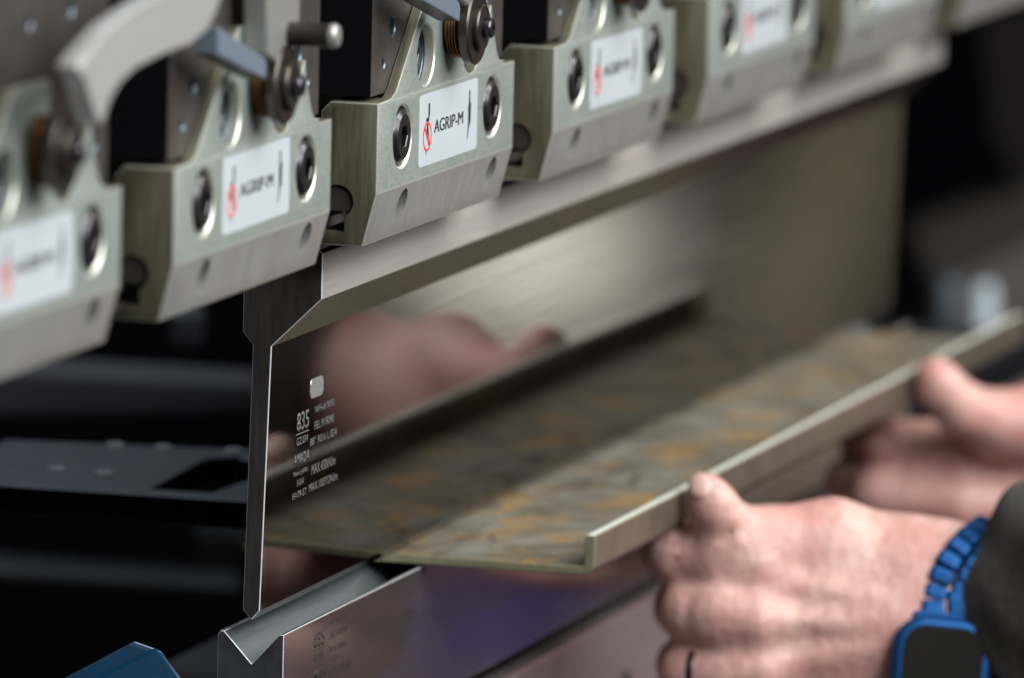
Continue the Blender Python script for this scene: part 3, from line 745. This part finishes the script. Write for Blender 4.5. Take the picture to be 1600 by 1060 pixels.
# thumb nail on the near thumb
bm = bmesh.new(); bmesh.ops.create_uvsphere(bm, u_segments=20, v_segments=12, radius=1)
rx = Vector((256.7, -32.7, -152.1))-Vector((256.7, -36.3, -160.2)); rx.normalize(); rz = -FW*.8+RT*-.35+UP*.55; rz.normalize(); rx = (rx-rz*rx.dot(rz)).normalized(); ry = rz.cross(rx)
c0 = Vector((257.2, -36.3, -156.1))+rz*5.0
for v in bm.verts:
    p = v.co.copy(); v.co = c0+rx*(p.x*5.2)+ry*(p.y*4.2)+rz*(p.z*2.0)
link('thumb_nail', bm_mesh(bm), M['nail'], person, (326.6, -200.1, -205.8), smooth=True)
# sleeves
def tube_sdf(pts, k=8):
    return lambda P: chain(P, pts, k)
def sleeve(pts, h, name, folds):
    base = tube_sdf([(p, r) for p, r in pts])
    inner = tube_sdf([(p, r-5) for p, r in pts]); a = np.array(pts[0][0]); b = np.array(pts[1][0]); ax = (b-a)/np.linalg.norm(b-a); r0 = pts[0][1]
    def fn(P):
        t = (P-a)@ax
        q = P-a
        fold = 1.3*np.sin(t*.16+q[..., 2]*.10)+.8*np.sin(t*.33-q[..., 2]*.15+1.7)
        d = base(P)+fold*np.clip(t/18, 0.15, 1)
        d = -smin(-d, (t-2.0), 6)            # clean cuff
        bore = np.maximum(np.linalg.norm(q-t[..., None]*ax, axis=-1)-(r0-4.5), t-26)
        return -smin(-d, bore, 2)
    P0 = [p for p, r in pts]
    lo, hi = bounds(P0, max(r for p, r in pts)+4)
    me = mesh_from(fn, lo, hi, h, name)
    return link(name, me, M['sleeve'], person, (326.6, -200.1, -205.8), smooth=True)
sleeve([((309.6, -127.9, -210.3), 36.5), ((308.3, -160.1, -187.0), 40), ((283.9, -305.5, -170.5), 52)], 2.2, 'sleeve', 1)
sleeve([((653.6, -127.2, -193.0), 38), ((664.6, -167.0, -195.6), 42), ((687.3, -273.5, -206.6), 50)], 3.0, 'sleeve', 1)
# ring on the third finger
bm = bmesh.new(); a1 = Vector((263.2, -42.9, -218.8)); a2 = Vector((264.0, -31.0, -218.8))
torus(bm, a1.lerp(a2, .75), a2-a1, 10.2, .8, flat=2.2)
o = link('finger_ring', bm_mesh(bm), M['ringm'], None, tuple(a1), smooth=True); tag(o, 'dark metal ring on the third finger of the nearer hand', 'ring')

# ------------------------------------------------------------------ wristwatch on the nearer wrist
WT = thing('wristwatch', (274.1, -115.0, -212.4), 'blue metal smart watch with black glass and blue link strap on the nearer wrist', 'watch')
wc = Vector((272.9, -115.6, -214.8))            # centre of the case
wz = (-FW+UP*.10+RT*.12).normalized()      # out of the glass
wy = (UP+RT*.10); wy = (wy-wz*wy.dot(wz)).normalized()   # towards the top strap
wx = wy.cross(wz)
def wprism(bm, pts, a, b):
    A = [bm.verts.new(wc+wx*p[0]+wy*p[1]+wz*a) for p in pts]; B = [bm.verts.new(wc+wx*p[0]+wy*p[1]+wz*b) for p in pts]
    bm.faces.new(A); bm.faces.new(B[::-1]); n = len(pts)
    for i in range(n): bm.faces.new((A[i], B[i], B[(i+1) % n], A[(i+1) % n]))
off = (274.1, -115.0, -212.4)
bm = bmesh.new(); wprism(bm, rounded(-17, 17, -18.5, 18.5, 11, 9), -1, 7.0)
o = link('case', bm_mesh(bm), M['blue'], WT, off); bevel(o, 2.6, 4, 40); smooth_by_angle(o, 50)
bm = bmesh.new(); wprism(bm, rounded(-13.9, 13.9, -15.4, 15.4, 8.2, 8), 6.4, 7.5)
o = link('glass', bm_mesh(bm), M['screen'], WT, off); bevel(o, .5, 2, 40); smooth_by_angle(o, 50)
bm = bmesh.new(); b0 = wc+wx*18+wy*6+wz*2.5
for i in range(2): pass
prof = [(0, 0)]
bmesh.ops.create_cone(bm, cap_ends=True, segments=24, radius1=3, radius2=3, depth=2.4, matrix=Matrix.Translation(b0) @ (wx.to_track_quat('Z', 'Y').to_matrix().to_4x4()))
link('crown', bm_mesh(bm), M['blue'], WT, off)
bm = bmesh.new(); wprism(bm, rounded(-10.5, 11.5, 17.0, 20.5, 1.6, 3), -1.0, 4.2)
o = link('lug', bm_mesh(bm), M['blue'], WT, off); bevel(o, .8, 2)
# strap: links laid along the wrist's skin over the top of the arm
path = [(273.9, -112.9, -198.2), (275.2, -111.3, -193.3), (278.0, -111.4, -188.2), (280.2, -112.7, -182.5), (283.0, -114.7, -177.3), (286.9, -117.2, -173.0), (292.1, -119.3, -170.1), (297.6, -121.1, -168.3), (305.2, -121.7, -167.6)]
for i, p in enumerate(path):
    p = Vector(p); q = Vector(path[min(i+1, len(path)-1)]); r = Vector(path[max(i-1, 0)])
    tn = (q-r).normalized(); axd = (RT*.93-UP*.25); axd = (axd-tn*axd.dot(tn)).normalized(); nn = tn.cross(axd)
    for j, (u0, u1, sh) in enumerate(((-12.0, -3.6, 0), (-3.4, 6.0, 3.2), (6.2, 14.5, 0))):
        bm = bmesh.new()
        vs = []
        for w in (-2.2, 2.2):
            for a, b in ((u0, -3.15), (u1, -3.15), (u1, 3.15), (u0, 3.15)):
                vs.append(bm.verts.new(p+axd*(a+9)+tn*(b+sh)+nn*w))
        for f in ((0,1,2,3), (7,6,5,4), (0,4,5,1), (1,5,6,2), (2,6,7,3), (3,7,4,0)): bm.faces.new([vs[k] for k in f])
        o = link('strap_link', bm_mesh(bm), M['blue'], WT, off); bevel(o, 1.7, 3)
